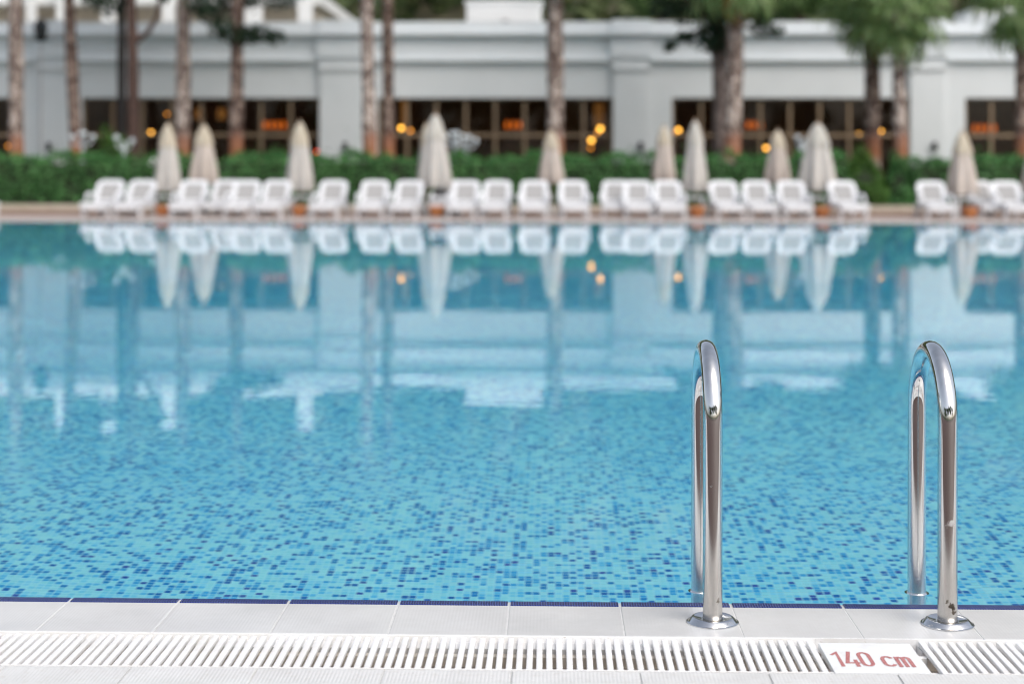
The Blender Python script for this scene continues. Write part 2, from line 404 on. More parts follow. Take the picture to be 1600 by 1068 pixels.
def leaves(name, pts, size, mat, parent=None, nrm=None, flop=.6, aspect=.5, kind=None, seed=1):
    """one mesh of folded leaf blades (two triangles each) at the given points"""
    g = np.random.default_rng(seed)
    pts = np.asarray(pts, float); N = len(pts)
    d = g.normal(size=(N, 3))
    if nrm is not None: d = d * flop + np.asarray(nrm, float)
    d /= np.linalg.norm(d, axis=1)[:, None] + 1e-9
    a = np.cross(d, g.normal(size=(N, 3))); a /= np.linalg.norm(a, axis=1)[:, None] + 1e-9
    b = np.cross(d, a)
    s = size * g.uniform(.6, 1.35, N)[:, None]
    v = np.empty((N, 4, 3))
    v[:, 0] = pts - a * s * .5; v[:, 2] = pts + a * s * .5
    v[:, 1] = pts + b * s * aspect * .5 + d * s * .12; v[:, 3] = pts - b * s * aspect * .5 + d * s * .12
    me = bpy.data.meshes.new(name)
    me.vertices.add(N * 4); me.vertices.foreach_set('co', v.reshape(-1))
    idx = np.arange(N)[:, None] * 4
    tri = np.concatenate([idx + np.array([[0, 1, 2]]), idx + np.array([[0, 2, 3]])], axis=1).reshape(-1)
    me.loops.add(N * 6); me.loops.foreach_set('vertex_index', tri.astype(np.int32))
    me.polygons.add(N * 2); me.polygons.foreach_set('loop_start', np.arange(N * 2, dtype=np.int32) * 3)
    me.polygons.foreach_set('loop_total', np.full(N * 2, 3, np.int32))
    me.update(calc_edges=True); me.materials.append(mat)
    o = link(name, me, parent)
    if kind: o['kind'] = kind
    return o

# ------------------------------------------------------------------ setting: pool, decks, ground
Y_LIP = 3.56; Y_TILE = 3.305; Y_GR1 = 3.30; Y_GR0 = 3.078; Y_FAR = 29.9
WZ = -.008; PD = -1.4; PX = 24.0
PITCH = .2506; JX = -.0949

water = structure(MB().add([(-PX, Y_LIP, WZ), (PX, Y_LIP, WZ), (PX, Y_FAR, WZ), (-PX, Y_FAR, WZ)], [(0, 1, 2, 3)]).build('pool_water', M['water']))
floor = structure(MB().add([(x, y, z) for y, z in ((Y_LIP, PD), (6.2, PD), (10, -2.0), (17, -2.9), (Y_FAR, -2.9)) for x in (-PX, PX)], [(0, 1, 3, 2), (2, 3, 5, 4), (4, 5, 7, 6), (6, 7, 9, 8)]).build('pool_floor', M['mosaic']))
w = MB()
w.add([(-PX, Y_LIP, -3.0), (-PX, Y_LIP, -.03), (PX, Y_LIP, -.03), (PX, Y_LIP, -3.0)], [(0, 1, 2, 3)])
w.add([(-PX, Y_FAR, -3.0), (PX, Y_FAR, -3.0), (PX, Y_FAR, -.03), (-PX, Y_FAR, -.03)], [(0, 1, 2, 3)])
w.add([(-PX, Y_LIP, -3.0), (-PX, Y_FAR, -3.0), (-PX, Y_FAR, .02), (-PX, Y_LIP, .02)], [(0, 1, 2, 3)])
w.add([(PX, Y_LIP, -3.0), (PX, Y_LIP, .02), (PX, Y_FAR, .02), (PX, Y_FAR, -3.0)], [(0, 1, 2, 3)])
structure(w.build('pool_wall', M['mosaic_wall']))
# individual mosaic tiles of the nearest floor in view, proud of the grout
def tile_box(mb, cx, cy, hx=.0114):
    mb.add([(cx-hx, cy-hx, PD+.0002), (cx+hx, cy-hx, PD+.0002), (cx+hx, cy+hx, PD+.0002), (cx-hx, cy+hx, PD+.0002),
            (cx-hx*.93, cy-hx*.93, PD+.0025), (cx+hx*.93, cy-hx*.93, PD+.0025), (cx+hx*.93, cy+hx*.93, PD+.0025), (cx-hx*.93, cy+hx*.93, PD+.0025)],
           [(4,5,6,7),(0,1,5,4),(1,2,6,5),(2,3,7,6),(3,0,4,7)])
tm = MB(); hx = .0114
tm.add([(-hx,-hx,.0002),(hx,-hx,.0002),(hx,hx,.0002),(-hx,hx,.0002),(-hx*.93,-hx*.93,.0025),(hx*.93,-hx*.93,.0025),(hx*.93,hx*.93,.0025),(-hx*.93,hx*.93,.0025)],
       [(4,5,6,7),(0,1,5,4),(1,2,6,5),(2,3,7,6),(3,0,4,7)])
tme = tm.mesh('mosaic_tile', M['mosaic'])
NEAR_ROW = int(5.00 / TP)
cells = []
for j in range(NEAR_ROW, NEAR_ROW + 46):
    yy = j * TP
    x0 = int((yy * -.352) / TP) - 3; x1 = int((yy * .303) / TP) + 3
    cells += [(i * TP, yy) for i in range(x0, x1 + 1)]
first = [c for c in cells if abs(c[0] + .13) < 1.9 and c[1] > (NEAR_ROW + .5) * TP][:290]
fs = set(first)
for c in first: link('mosaic_tile', tme, floor, (c[0], c[1], PD))
rest = MB()
for c in cells:
    if c not in fs: tile_box(rest, *c)
o = rest.build('mosaic_tile_field', M['mosaic'], floor); o['kind'] = 'stuff'

# coping: grout bed with single glazed tiles, each with its navy grip lip
bed = structure(MB().box(-6, 6, Y_TILE - .003, Y_LIP + .001, -.12, -.0012).build('pool_coping', M['grout']))
ct = MB().box(-PITCH/2 + .0015, PITCH/2 - .0015, 0, Y_LIP - .030 - Y_TILE, -.02, 0).mesh('coping_tile', M['coping'], bevel=.0018)
gs = MB().box(-PITCH/2 + .0032, PITCH/2 - .0032, Y_LIP - .0285 - Y_TILE, Y_LIP + .002 - Y_TILE, -.03, .0015).mesh('grip_strip', M['navy'], bevel=.0015)
for k in range(-14, 15):
    o = link('coping_tile', ct, bed, (JX + PITCH * (k + .5), Y_TILE, nrg.uniform(-.0004, .0004)))
    link('grip_strip', gs, o)
# gutter channel and deck
ch = MB().box(-6, 6, Y_GR0 - .02, Y_GR0 - .001, -.2, -.02).box(-6, 6, Y_GR1 + .0005, Y_GR1 + .0025, -.045, -.0015)
structure(ch.build('gutter_wall', M['channel']))
structure(MB().box(-6, 6, Y_GR1 + .003, Y_GR1 + .02, -.2, -.03).build('gutter_back', M['channel_floor']))
structure(MB().box(-6, 6, Y_GR0 - .02, Y_GR1 + .02, -.11, -.055).build('gutter_floor', M['channel_floor']))
dbed = structure(MB().box(-6, 6, 2.815, Y_GR0 - .004, -.12, -.003).build('pool_deck', M['grout']))
dt = MB().box(-PITCH/2 + .0016, PITCH/2 - .0016, -.1234, .1234, -.02, .0005).mesh('deck_tile', M['deck_tile'], bevel=.0015)
for r in range(1):
    for k in range(-12, 13):
        o = link('deck_tile', dt, dbed, (JX + .018 + PITCH * (k + .5 + (0 if r else 0)), Y_GR0 - .006 - .1245 - r * .2506, nrg.uniform(-.0008, .0008)))
structure(MB().add([(-60, -40, -.006), (60, -40, -.006), (60, 2.82, -.006), (-60, 2.82, -.006)], [(0,1,2,3)]).build('near_paving', M['brown_paving']))
sidep = MB()
for x0, x1 in ((-60, -6), (6, 60)):
    sidep.add([(x0, 2.82, -.006), (x1, 2.82, -.006), (x1, Y_LIP + .005, -.006), (x0, Y_LIP + .005, -.006)], [(0,1,2,3)])
for x0, x1 in ((-60, -PX), (PX, 60)):
    sidep.add([(x0, Y_LIP + .005, .02), (x1, Y_LIP + .005, .02), (x1, Y_FAR, .02), (x0, Y_FAR, .02)], [(0,1,2,3)])
structure(sidep.build('side_paving', M['pink_paving']))
structure(MB().box(-60, 60, Y_FAR - .012, 33.6, -.028, .004).build('far_coping', M['pink_paving']))
structure(MB().box(-60, 60, 33.602, 37.4, -.3, .008).build('far_deck', M['terracotta_paving']))
kerb = structure(MB().box(-60, 60, 37.402, 37.65, -.3, .16).build('planter_kerb', M['kerb'], bevel=.015))
structure(MB().add([(-60, 37.66, .12), (60, 37.66, .12), (60, 40.5, .12), (-60, 40.5, .12)], [(0,1,2,3)]).build('planting_bed', M['soil']))
structure(MB().add([(-400, 40.5, .1), (400, 40.5, .1), (400, 900, .1), (-400, 900, .1)], [(0,1,2,3)]).build('garden_ground', M['grass']))
sg = MB()
sg.add([(-400, -400, -.05), (-60, -400, -.05), (-60, 40.5, -.05), (-400, 40.5, -.05)], [(0,1,2,3)])
sg.add([(60, -400, -.05), (400, -400, -.05), (400, 40.5, -.05), (60, 40.5, -.05)], [(0,1,2,3)])
sg.add([(-60, -400, -.05), (60, -400, -.05), (60, -40, -.05), (-60, -40, -.05)], [(0,1,2,3)])
structure(sg.build('outer_ground', M['grass']))

# wooded hill behind everything
def hill_z(x, y):
    r = np.clip((y - 68) / 90, 0, 1)
    return 46 * (r * r * (3 - 2 * r)) * (1 + .12 * np.sin(x * .03) + .08 * np.sin(x * .071 + 1)) + .1
gx = np.linspace(-190, 190, 60); gy = np.linspace(66, 230, 34)
hv = [(x, y, float(hill_z(x, y))) for y in gy for x in gx]
hf = [(j*60+i, j*60+i+1, (j+1)*60+i+1, (j+1)*60+i) for j in range(33) for i in range(59)]
structure(MB().add(hv, hf).build('hillside', M['hill'], smooth=True))
tx = nrg.uniform(-150, 150, 2600); ty = 72 + 96 * nrg.random(2600) ** 1.2
pts, nr = [], []
for x, y in zip(tx, ty):
    z = float(hill_z(x, y)); h = nrg.uniform(3.0, 6.0); r = h * .42
    u = nrg.normal(size=(34, 3)); u /= np.linalg.norm(u, axis=1)[:, None]
    q = u * nrg.uniform(.7, 1.05, 34)[:, None] * np.array([r, r, h * .5]) + np.array([x, y, z + h * .55])
    pts.append(q); nr.append(u)
tag(leaves('forest', np.concatenate(pts), 1.25, M['forest'], None, np.concatenate(nr), .6, .7, 'stuff', 3), 'dense green trees covering the hillside behind the buildings', 'forest')

# ------------------------------------------------------------------ pavilion
YB = 46.0
def bx(xp): return at(xp, 200, YB).x
def bz(yp): return at(800, yp, YB).z
pav = thing('pavilion', 'long white single storey restaurant building with dark wide windows and moulded cornice', 'building', (0, YB, 0))
bays = [(bx(-320), bx(22)), (bx(128), bx(500)), (bx(590), bx(958)), (bx(1050), bx(1421)), (bx(1508), bx(1850))]
XL, XR = bx(-420), bx(1960)
Z_W0, Z_W1, Z_LT, Z_FR, Z_CO, Z_TOP = .34, bz(153), bz(97), bz(93), bz(62), bz(35)
wl_ = MB(); xs = [XL] + [q for b in bays for q in b] + [XR]
for i in range(0, len(xs), 2): wl_.box(xs[i], xs[i+1], 0, .35, 0, Z_W1)
wl_.box(XL, XR, 0, .35, Z_W1 + .0005, Z_LT)
for a, b in bays: wl_.box(a + .0005, b - .0005, 0, .35, 0, Z_W0)
wl_.build('wall', M['plaster'], pav)
MB().box(XL, XR, -.16, .35, Z_LT + .001, Z_FR + .04).build('moulding', M['plaster_trim'], pav, bevel=.02)
MB().box(XL, XR, -.07, .35, Z_FR + .041, Z_CO).build('frieze', M['plaster_trim'], pav)
MB().box(XL, XR, -.14, .35, Z_CO + .001, Z_CO + .10).box(XL, XR, -.28, .35, Z_CO + .101, Z_CO + .24).build('cornice', M['plaster_trim'], pav, bevel=.02)
MB().box(XL, XR, -.18, .35, Z_CO + .241, Z_TOP).build('parapet', M['plaster_trim'], pav)
MB().box(XL, XR, .351, 9.5, Z_TOP - .5, Z_TOP - .1).build('roof', M['plaster_trim'], pav)
MB().box(XL, XL + .3, .351, 9.5, 0, Z_TOP - .501).box(XR - .3, XR, .351, 9.5, 0, Z_TOP - .501).box(XL + .301, XR - .301, 9.2, 9.5, 0, Z_TOP - .501).build('outer_wall', M['plaster'], pav)
MB().box(XL + .31, XR - .31, .36, 9.19, .05, .15).build('interior_floor', M['dark_inner'], pav)
MB().box(XL + .31, XR - .31, .36, 9.19, 3.35, 3.5).build('interior_ceiling', M['brown_ceiling'], pav)
MB().box(XL + .31, XR - .31, 6.5, 6.65, .151, 3.349).build('interior_wall', M['dark_inner'], pav)
for x0, x1 in ((62, 112), (500, 566), (958, 1012), (1421, 1474), (-420, -330), (1862, 1930)):
    a, b = bx(x0), bx(x1)
    MB().box(a, b, -.14, -.0005, 0, Z_LT - .25).box(a - .05, b + .05, -.20, -.0005, Z_LT - .249, Z_LT - .16).box(a - .02, b + .02, -.16, -.0005, Z_LT - .159, Z_LT).build('pilaster', M['plaster'], pav, bevel=.012)
    MB().box(a - .08, b + .08, -.22, -.0705, Z_FR + .042, Z_CO - .001).box(a - .1, b + .1, -.36, -.2805, Z_CO + .102, Z_CO + .239).box(a - .06, b + .06, -.26, -.1805, Z_CO + .2415, Z_TOP + .05).build('entablature_block', M['plaster_trim'], pav, bevel=.012)
for xp in (80, 541, 1001, 1458):
    c = at(xp, 229, YB)
    wlmp = MB().lathe([(.05, -.13), (.075, -.12), (.075, .12), (.05, .13)], 14, (c.x, -.225, c.z)).box(c.x - .03, c.x + .03, -.16, -.139, c.z - .05, c.z + .05).build('wall_lamp', M['dark_metal'], pav, smooth=False)
ZT = bz(211)
for bi, (a, b) in enumerate(bays):
    fr_ = MB().box(a, b, .12, .24, Z_W1 - .045, Z_W1 - .002).box(a, b, .12, .24, Z_W0 + .001, Z_W0 + .09)
    fr_.box(a + .001, a + .07, .12, .24, Z_W0 + .091, Z_W1 - .0455).box(b - .07, b - .001, .12, .24, Z_W0 + .091, Z_W1 - .0455)
    win = fr_.build('window', M['frame'], pav)
    n = 8; pw = (b - a) / n
    for k in range(1, n):
        MB().box(a + k*pw - .044, a + k*pw + .044, .10, .235, Z_W0 + .0915, Z_W1 - .04555).build('mullion', M['frame'], win)
    for k in range(n):
        x0 = a + k*pw + (.045 if k else .071); x1 = a + (k+1)*pw - (.045 if k < n-1 else .071)
        MB().box(x0, x1, .13, .22, ZT - .05, ZT + .05).build('transom', M['frame'], win)
        for z0, z1 in ((Z_W0 + .091, ZT - .051), (ZT + .051, Z_W1 - .0455)):
            MB().add([(x0, .18, z0), (x1, .18, z0), (x1, .18, z1), (x0, .18, z1)], [(0,1,2,3)]).build('pane', M['glass'], win)
# roof things
c0, c1 = at(729, 36, 49.0), at(845, 5, 49.0)
ru = thing('rooftop_unit', 'white louvred box standing on the flat roof above the middle windows', 'rooftop unit', ((c0.x + c1.x)/2, 49.0, Z_TOP - .1))
hw = (c1.x - c0.x)/2; hz = c1.z - Z_TOP + .1
MB().box(-hw, hw, 0, 1.6, 0, hz).build('casing', M['hotel_white'], ru, bevel=.02)
MB().box(-hw - .06, hw + .06, -.08, 1.68, hz + .001, hz + .08).build('cap', M['hotel_white'], ru, bevel=.01)
for k in range(7):
    MB().box(-hw + .08, hw - .08, -.04, -.001, .12 + k*(hz - .2)/7, .12 + (k + .6)*(hz - .2)/7).build('louvre', M['hotel_white'], ru)
MB().lathe([(.14, -.1), (.16, 0), (.10, .1)], 12, (hw*.05, -.2, hz*.32)).build('vent', M['dark_metal'], ru)
c0, c1 = at(1512, 60, 47.5), at(1640, 12, 47.5)
rp = thing('roof_turret', 'white stepped attic block on the roof at its right end behind the palm', 'roof block', ((c0.x + c1.x)/2, 47.5, Z_TOP - .1))
hw = (c1.x - c0.x)/2; hz = c1.z - Z_TOP + .1
MB().box(-hw, hw, 0, 2.5, 0, hz*.62).box(-hw + .18, hw - .18, .15, 2.3, hz*.62 + .001, hz).build('body', M['hotel_white'], rp, bevel=.015)
MB().box(-hw - .08, hw + .08, -.08, -.001, hz*.5, hz*.62).build('ledge', M['plaster_trim'], rp)

# lamps in the restaurant
def pendant(xp, yp, Y, r, mat, label):
    c = at(xp, yp, Y)
    o = thing('pendant_lamp', label, 'lamp', (c.x, Y, c.z), 0, 'pendant lamps in the restaurant')
    r *= .85
    MB().lathe([(0.001, -r)] + [(r*math.cos(a), r*math.sin(a)) for a in [(-.5 + i/10)*PI for i in range(1, 10)]] + [(.001, r)], 14).build('globe', M[mat], o, True)
    MB().tube([(0, 0, r), (0, 0, 3.345 - c.z)], .012, 6).build('cord', M['dark_metal'], o)
    MB().lathe([(.05, r - .02), (.03, r + .05)], 10).build('lamp_holder', M['dark_metal'], o)
for a in [
    (13, 228, 48.0, .055, 'globe_dim', 'amber pendant globe in the far left window'),
    (236, 207, 47.5, .062, 'globe', 'lone bright amber pendant globe left of the cream parasols in the second window'),
    (627, 200, 47.5, .075, 'globe', 'bright pendant globe behind glass just right of the slim dark palm'),
    (641, 204, 48.4, .062, 'globe_dim', 'dimmer amber globe just behind the bright globe right of the slim palm'),
    (938, 201, 47.3, .078, 'globe', 'higher of the two bright globes at the right end of the middle window'),
    (934, 207, 48.4, .055, 'globe_dim', 'amber globe half hidden under the higher bright globe of the middle window'),
    (924, 219, 47.5, .078, 'globe', 'lower of the two bright globes at the right end of the middle window'),
    (923, 231, 48.4, .05, 'globe_dim', 'faint amber globe lowest under the pair in the middle window'),
    (1060, 203, 47.5, .07, 'globe', 'bright globe at the left edge of the fourth window beside a parasol'),
    (1053, 207, 48.6, .055, 'globe_dim', 'amber globe just left of the bright one in the fourth window'),
    (1197, 231, 47.2, .065, 'globe', 'low bright globe left of the beige parasol in the fourth window'),
    (1342, 210, 47.4, .066, 'globe', 'bright globe left of the palm trunk at the right of the fourth window'),
    (1376, 205, 47.4, .06, 'globe', 'bright globe right of the palm trunk near the fourth window end'),
    (261, 178, 49, .045, 'globe_dim', 'faint amber globe high behind the tip of the leftmost parasol'),
    (495, 237, 47.2, .05, 'red_lamp', 'red glowing lamp low beside the white pier of the second window')]: pendant(*a)
def chandelier(xp, yp, Y, n, label):
    c = at(xp, yp, Y)
    o = thing('hanging_light', label, 'lamp', (c.x, Y, c.z), 0, 'orange row lights in the restaurant')
    MB().box(-.34, .34, -.02, .02, .16, .19).tube([(0, 0, .19), (0, 0, 3.345 - c.z)], .012, 6).build('bar', M['dark_metal'], o)
    for k in range(n):
        MB().lathe([(.035, -.07), (.065, -.055), (.055, .07), (.025, .155)], 12, ((k - (n-1)/2)*.2, 0, 0)).build('lamp_shade', M['shade'], o)
for a in [(429, 197, 49.5, 4, 'row of orange lampshades in the second window left of the pier'), (802, 197, 49.5, 3, 'row of orange lampshades in the middle window'),
          (1179, 197, 49.5, 3, 'row of orange lampshades right of the leaning palm in the fourth window'), (1538, 202, 49.0, 4, 'row of orange lampshades in the rightmost window')]: chandelier(*a)
for xp, yp, hh, lb in ((632, 172, 1.0, 'tall golden wall light behind glass above the two globes'), (936, 180, .8, 'tall golden wall light at the right end of the middle window'),
                       (345, 178, .35, 'small golden wall light in the second window beside the second parasol'), (310, 178, .35, 'small golden wall light behind the second parasol tip')):
    c = at(xp, yp, 52.3)
    o = thing('wall_sconce', lb, 'lamp', (c.x, 52.48, c.z), 0, 'golden wall lights in the restaurant')
    MB().box(-.14, .14, -.06, -.003, -hh/2, hh/2).build('diffuser', M['sconce'], o, bevel=.02)
    MB().box(-.18, .18, -.03, .018, -hh/2 - .05, -hh/2 - .001).build('bracket', M['dark_metal'], o)

# ------------------------------------------------------------------ hotel block far left
YH = 66.0
def hp(xp, yp): return at(xp, yp, YH)
xl, xr = hp(-260, 0).x, hp(490, 0).x
hz_ = 8.0
hot = thing('hotel_block', 'cream hotel block with white columns and balconies behind the left palms', 'building', (0, YH, 0))
MB().box(xl, xr, 1.4, 14, 0, hz_).build('wall', M['hotel'], hot)
MB().box(xl - .3, xr + .3, -.3, 14.3, hz_ + .001, hz_ + .5).build('roof', M['hotel_white'], hot)
for k in range(1, 3): MB().box(xl, xr, 0, 1.399, k*3.1 - .12, k*3.1 + .12).build('balcony_slab', M['hotel_white'], hot)
for xp, wd in ((-240, 20), (-140, 20), (-40, 20), (55, 14), (105, 20), (175, 20), (268, 18), (400, 26), (480, 22)):
    MB().box(hp(xp - wd/2, 0).x, hp(xp + wd/2, 0).x, -.62, -.32, 0, hz_ + (1.9 if xp in (105, 175, 268, 480) else .5)).build('column', M['hotel_white'], hot)
for k in (0, 1):
    for xp in (-200, -100, 10, 140, 225, 330, 440):
        c = hp(xp, 0).x
        f_ = MB().box(c - .9, c + .9, 1.36, 1.399, k*3.1 + .3, k*3.1 + 2.5).build('window', M['hotel_white'], hot)
        MB().box(c - .8, c + .8, 1.33, 1.359, k*3.1 + .4, k*3.1 + 2.4).build('pane', M['dark_glass'], f_)
for k in range(1, 3):
    rl = MB()
    rl.box(xl, xr, .02, .06, k*3.1 + 1.0, k*3.1 + 1.06)
    for q in range(int((xr - xl) / .35)): rl.box(xl + q*.35, xl + q*.35 + .04, .02, .06, k*3.1 + .121, k*3.1 + .999)
    rl.build('railing', M['hotel_white'], hot)

# ------------------------------------------------------------------ hedges
def hedge(name, label, xa, xb, Y0, Y1, h, mat, n, seed, petals=0, cat='hedge', round_=False):
    g = np.random.default_rng(seed)
    A, B = at(xa, 250, (Y0 + Y1)/2).x, at(xb, 250, (Y0 + Y1)/2).x
    o = thing(name, label, cat, ((A + B)/2, (Y0 + Y1)/2, .12))
    hw, hd = (B - A)/2, (Y1 - Y0)/2
    def bulge(x): return 1 + .06*np.sin(x*2.1 + seed) + .045*np.sin(x*5.3 + 2*seed) + .03*np.sin(x*11 + seed)
    pts, nr = [], []
    u = g.uniform(-1, 1, n); s = g.uniform(0, 1, n)
    per = h*2 + hd*2
    q = s * per
    x = u * hw
    if round_:
        d = g.normal(size=(n, 3)); d /= np.linalg.norm(d, axis=1)[:, None]; d[:, 2] = np.abs(d[:, 2])
        lob = 1 + .12*np.sin(d[:, 0]*6 + seed)*np.cos(d[:, 1]*5) + .1*np.sin(d[:, 2]*8)
        P = d * np.array([hw, hd, h])[None] * (lob * g.uniform(.82, 1.04, n))[:, None]; Nn = d
    else:
        y = np.where(q < h, -hd, np.where(q < h + 2*hd, q - h - hd, hd)); z = np.where(q < h, q, np.where(q < h + 2*hd, h, per - q))
        Nn = np.stack([np.zeros(n), np.where(q < h, -1., np.where(q < h + 2*hd, 0., 1.)), np.where((q >= h) & (q < h + 2*hd), 1., .15)], 1)
        corner = np.clip(1 - (h - z)/.25, 0, 1)
        y = y * (1 - .25*corner)
        P = np.stack([x, y * bulge(x), z * bulge(x*1.3 + 3)], 1) - Nn * g.exponential(.06, n)[:, None] + g.normal(0, .03, (n, 3))
        P[:, 2] = np.maximum(P[:, 2], .02)
    gap = np.sin(P[:, 0]*4.3 + seed)*np.sin(P[:, 2]*5.1 + P[:, 0]*1.7) + .6*np.sin(P[:, 0]*9.1 + P[:, 2]*7.7)
    keep = gap + g.normal(0, .35, len(P)) < .95
    P, Nn = P[keep], Nn[keep]; P[:, 2] += np.where(g.random(len(P)) < .03, g.exponential(.09, len(P)), 0) * (P[:, 2] > h*.85)
    leaves('foliage', P, .085, mat, o, Nn + np.array([0, 0, .35]), .7, .55, None, seed)
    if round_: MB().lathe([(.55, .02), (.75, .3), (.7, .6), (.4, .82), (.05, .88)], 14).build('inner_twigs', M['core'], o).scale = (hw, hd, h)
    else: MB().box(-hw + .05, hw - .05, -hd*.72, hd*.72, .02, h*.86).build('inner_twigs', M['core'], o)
    if petals:
        pp = np.concatenate([np.array([[g.uniform(-hw, hw)*.97, -hd*1.02, g.uniform(.3, h)]]) + g.normal(0, .05, (9, 3)) for _ in range(petals)])
        leaves('flowers', pp, .07, M['petal'], o, np.tile([0, -1, .3], (len(pp), 1)), .5, .8, None, seed + 1)
        tag([c for c in o.children if c.name.startswith('flowers')][0], kind='stuff')
    return o
hedge('hedge', 'long clipped green hedge behind the loungers in front of the white building', -330, 1318, 37.75, 38.95, 1.22, M['hedge_leaf'], 56000, 5, 4)
hedge('hedge', 'clipped green hedge behind the loungers at the far right', 1418, 1900, 37.75, 38.95, 1.16, M['hedge_leaf'], 16000, 6, 3)
hedge('round_bush', 'bright green rounded bush beside the leaning palm base right of the long hedge', 1300, 1392, 37.7, 38.9, 1.20, M['bush_leaf'], 5200, 8, 0, 'bush', True)
hedge('round_bush', 'darker low bush between the bright bush and the right hedge', 1376, 1432, 37.8, 38.9, 1.12, M['hedge_leaf'], 3000, 9, 0, 'bush', True)
hedge('tall_shrub', 'tall green shrub rising behind the hedge at the dark tree trunks', 138, 215, 39.6, 41.0, 1.75, M['bush_leaf'], 3000, 10, 0, 'shrub', True)

# ------------------------------------------------------------------ palms
def frond_mesh(mat, seed, droop=.35):
    g = random.Random(seed); m = MB(); L = .75
    for i in range(4):
        a, b = i/4*L, (i+1)/4*L; za, zb = -.10*(i/4)**2, -.10*((i+1)/4)**2
        m.add([(a, -.018, za), (b, -.014, zb), (b, .014, zb), (a, .018, za)], [(0,1,2,3)])
    o0 = Vector((L, 0, -.10)); n = 17
    for k in range(n):
        an = R_(-118 + 236*k/(n-1)) + g.uniform(-.05, .05); ln = (.86 - .25*abs(k/(n-1) - .5)*2) * g.uniform(.85, 1.1)
        d = Vector((math.cos(an), math.sin(an), 0)); s = Vector((-d.y, d.x, 0)); wd = .042
        fold = .03*(1 if k % 2 else -1)
        p1 = o0 + d*ln*.5 + Vector((0, 0, .04 + fold - .05*droop)); p2 = o0 + d*ln*.82 + Vector((0, 0, -.22*droop - g.uniform(0, .08))); p3 = o0 + d*ln*(.98 - .1*droop) + Vector((0, 0, -.65*droop - g.uniform(0, .15)))
        m.add([o0, p1 - s*wd, p1 + s*wd, p2 - s*wd*.7, p2 + s*wd*.7, p3], [(0,1,2),(1,3,4,2),(3,5,4)])
    return m.mesh('frond', mat)
FR = [frond_mesh(M['frond'], s, .3 + .25*s) for s in range(3)]
DF = [frond_mesh(M['dead_frond'], 9 + s, 1.0) for s in range(2)]
def palm(label, xt, yt, xb, Y, r, crown_z, nf=26, dead=6, scale=1.0, seed=0, bend=0.0):
    g = random.Random(seed)
    b = at(xb, 240, Y); tp = at(xt, yt, Y)
    slope = (tp.x - b.x) / (tp.z - b.z)
    zb = .12
    base = Vector((b.x - slope*(b.z - zb), Y, zb))
    o = thing('palm_tree', label, 'palm tree', base, 0, 'palm trees along the building')
    H = crown_z - zb; n = int(H/.09)
    pts, rad = [], []
    for i in range(n + 1):
        q = i/n; z = q*H
        pts.append((slope*z + bend*math.sin(q*PI), .02*math.sin(q*5 + seed), z))
        rr = r*(1.10 - .22*q) * (1 + .35*max(0, 1 - z/.35)) * (1 + .05*math.sin(z*1.7 + seed) + .03*math.sin(z*3.9)) * (1.04 if i % 2 else .97)
        rad.append(rr)
    MB().tube(pts, rad, 14, True, lambda i, k: 1 + .045*math.sin(i*2.4 + k*2.7) + g.uniform(-.05, .05)).build('trunk', M['palm_pale' if 'pale' in label or 'stout' in label else 'palm_dark'], o, True)
    top = Vector(pts[-1])
    for k in range(nf + dead):
        dd = k >= nf
        az = k*2.39996 + g.uniform(-.2, .2)
        el = R_(72 - 128*(k/nf)**.9 + g.uniform(-8, 8)) if not dd else R_(g.uniform(-78, -55))
        fo = link('frond', (g.choice(DF) if dd else g.choice(FR)), o, top + Vector((0, 0, (.15 if not dd else -.12))))
        if dd: fo['label'] = 'hanging dry brown frond'
        fo.rotation_euler = Euler((g.uniform(-.25, .25), -el, az), 'XYZ'); s = scale*g.uniform(.85, 1.15); fo.scale = (s, s, s)
    return o
P = [('thick pale palm trunk in front of the white pier at the left edge', 25, 0, 25, 41.5, .19, 8.2, 26, 2),
     ('slim brown palm trunk leaning over the left end of the second window', 108, 0, 119, 42.0, .155, 9.0, 24, 2),
     ('pale speckled palm trunk right of the twin dark trunks', 287, 0, 286, 41.5, .185, 8.6, 26, 2),
     ('straight brown palm trunk behind the dark pine foliage in the second window', 371, 0, 369, 41.0, .17, 9.2, 24, 2),
     ('pale palm trunk rising from the hedge before the pier left of the middle window', 572, 0, 578, 38.9, .165, 8.0, 26, 2),
     ('slim dark palm trunk at the left end of the middle window', 605, 0, 607, 41.5, .15, 8.8, 24, 2),
     ('stout palm trunk in the middle of the frame behind a parasol', 867, 0, 868, 41.0, .22, 6.7, 28, 0),
     ('thick pale palm trunk leaning against the dark pine', 1150, 0, 1144, 39.8, .215, 5.95, 30, 0),
     ('short dark palm with a low green crown and orange dead frond', 1363, 60, 1363, 41.0, .20, 5.25, 30, 0),
     ('slender pale palm right of the short dark palm before the pier', 1404, 60, 1407, 39.4, .17, 5.0, 32, 0),
     ('palm with low crown cut off by the right edge of the frame', 1597, 60, 1598, 40.5, .185, 5.15, 30, 0)]
palms = [palm(*a, seed=i + 1) for i, a in enumerate(P)]
# single hanging dry fronds that show under the crowns
for pi, dx, dz, az, el in ((7, -.12, -.2, 3.6, -82), (7, -.2, -.05, 3.3, -76), (8, -.1, -.15, 3.9, -80), (8, 0, -.1, 4.4, -84), (6, .35, -.1, -.4, -80), (6, .45, .05, -.1, -84)):
    tr = [c for c in palms[pi].children if c.name.startswith('trunk')][0]
    top = max((v.co for v in tr.data.vertices), key=lambda c: c.z)
    fo = link('frond', DF[0], palms[pi], Vector((top.x + dx, top.y - .15, top.z + dz))); fo['label'] = 'hanging dry orange frond'
    fo.rotation_euler = Euler((.1, -R_(el), az), 'XYZ'); fo.scale = (.8,)*3

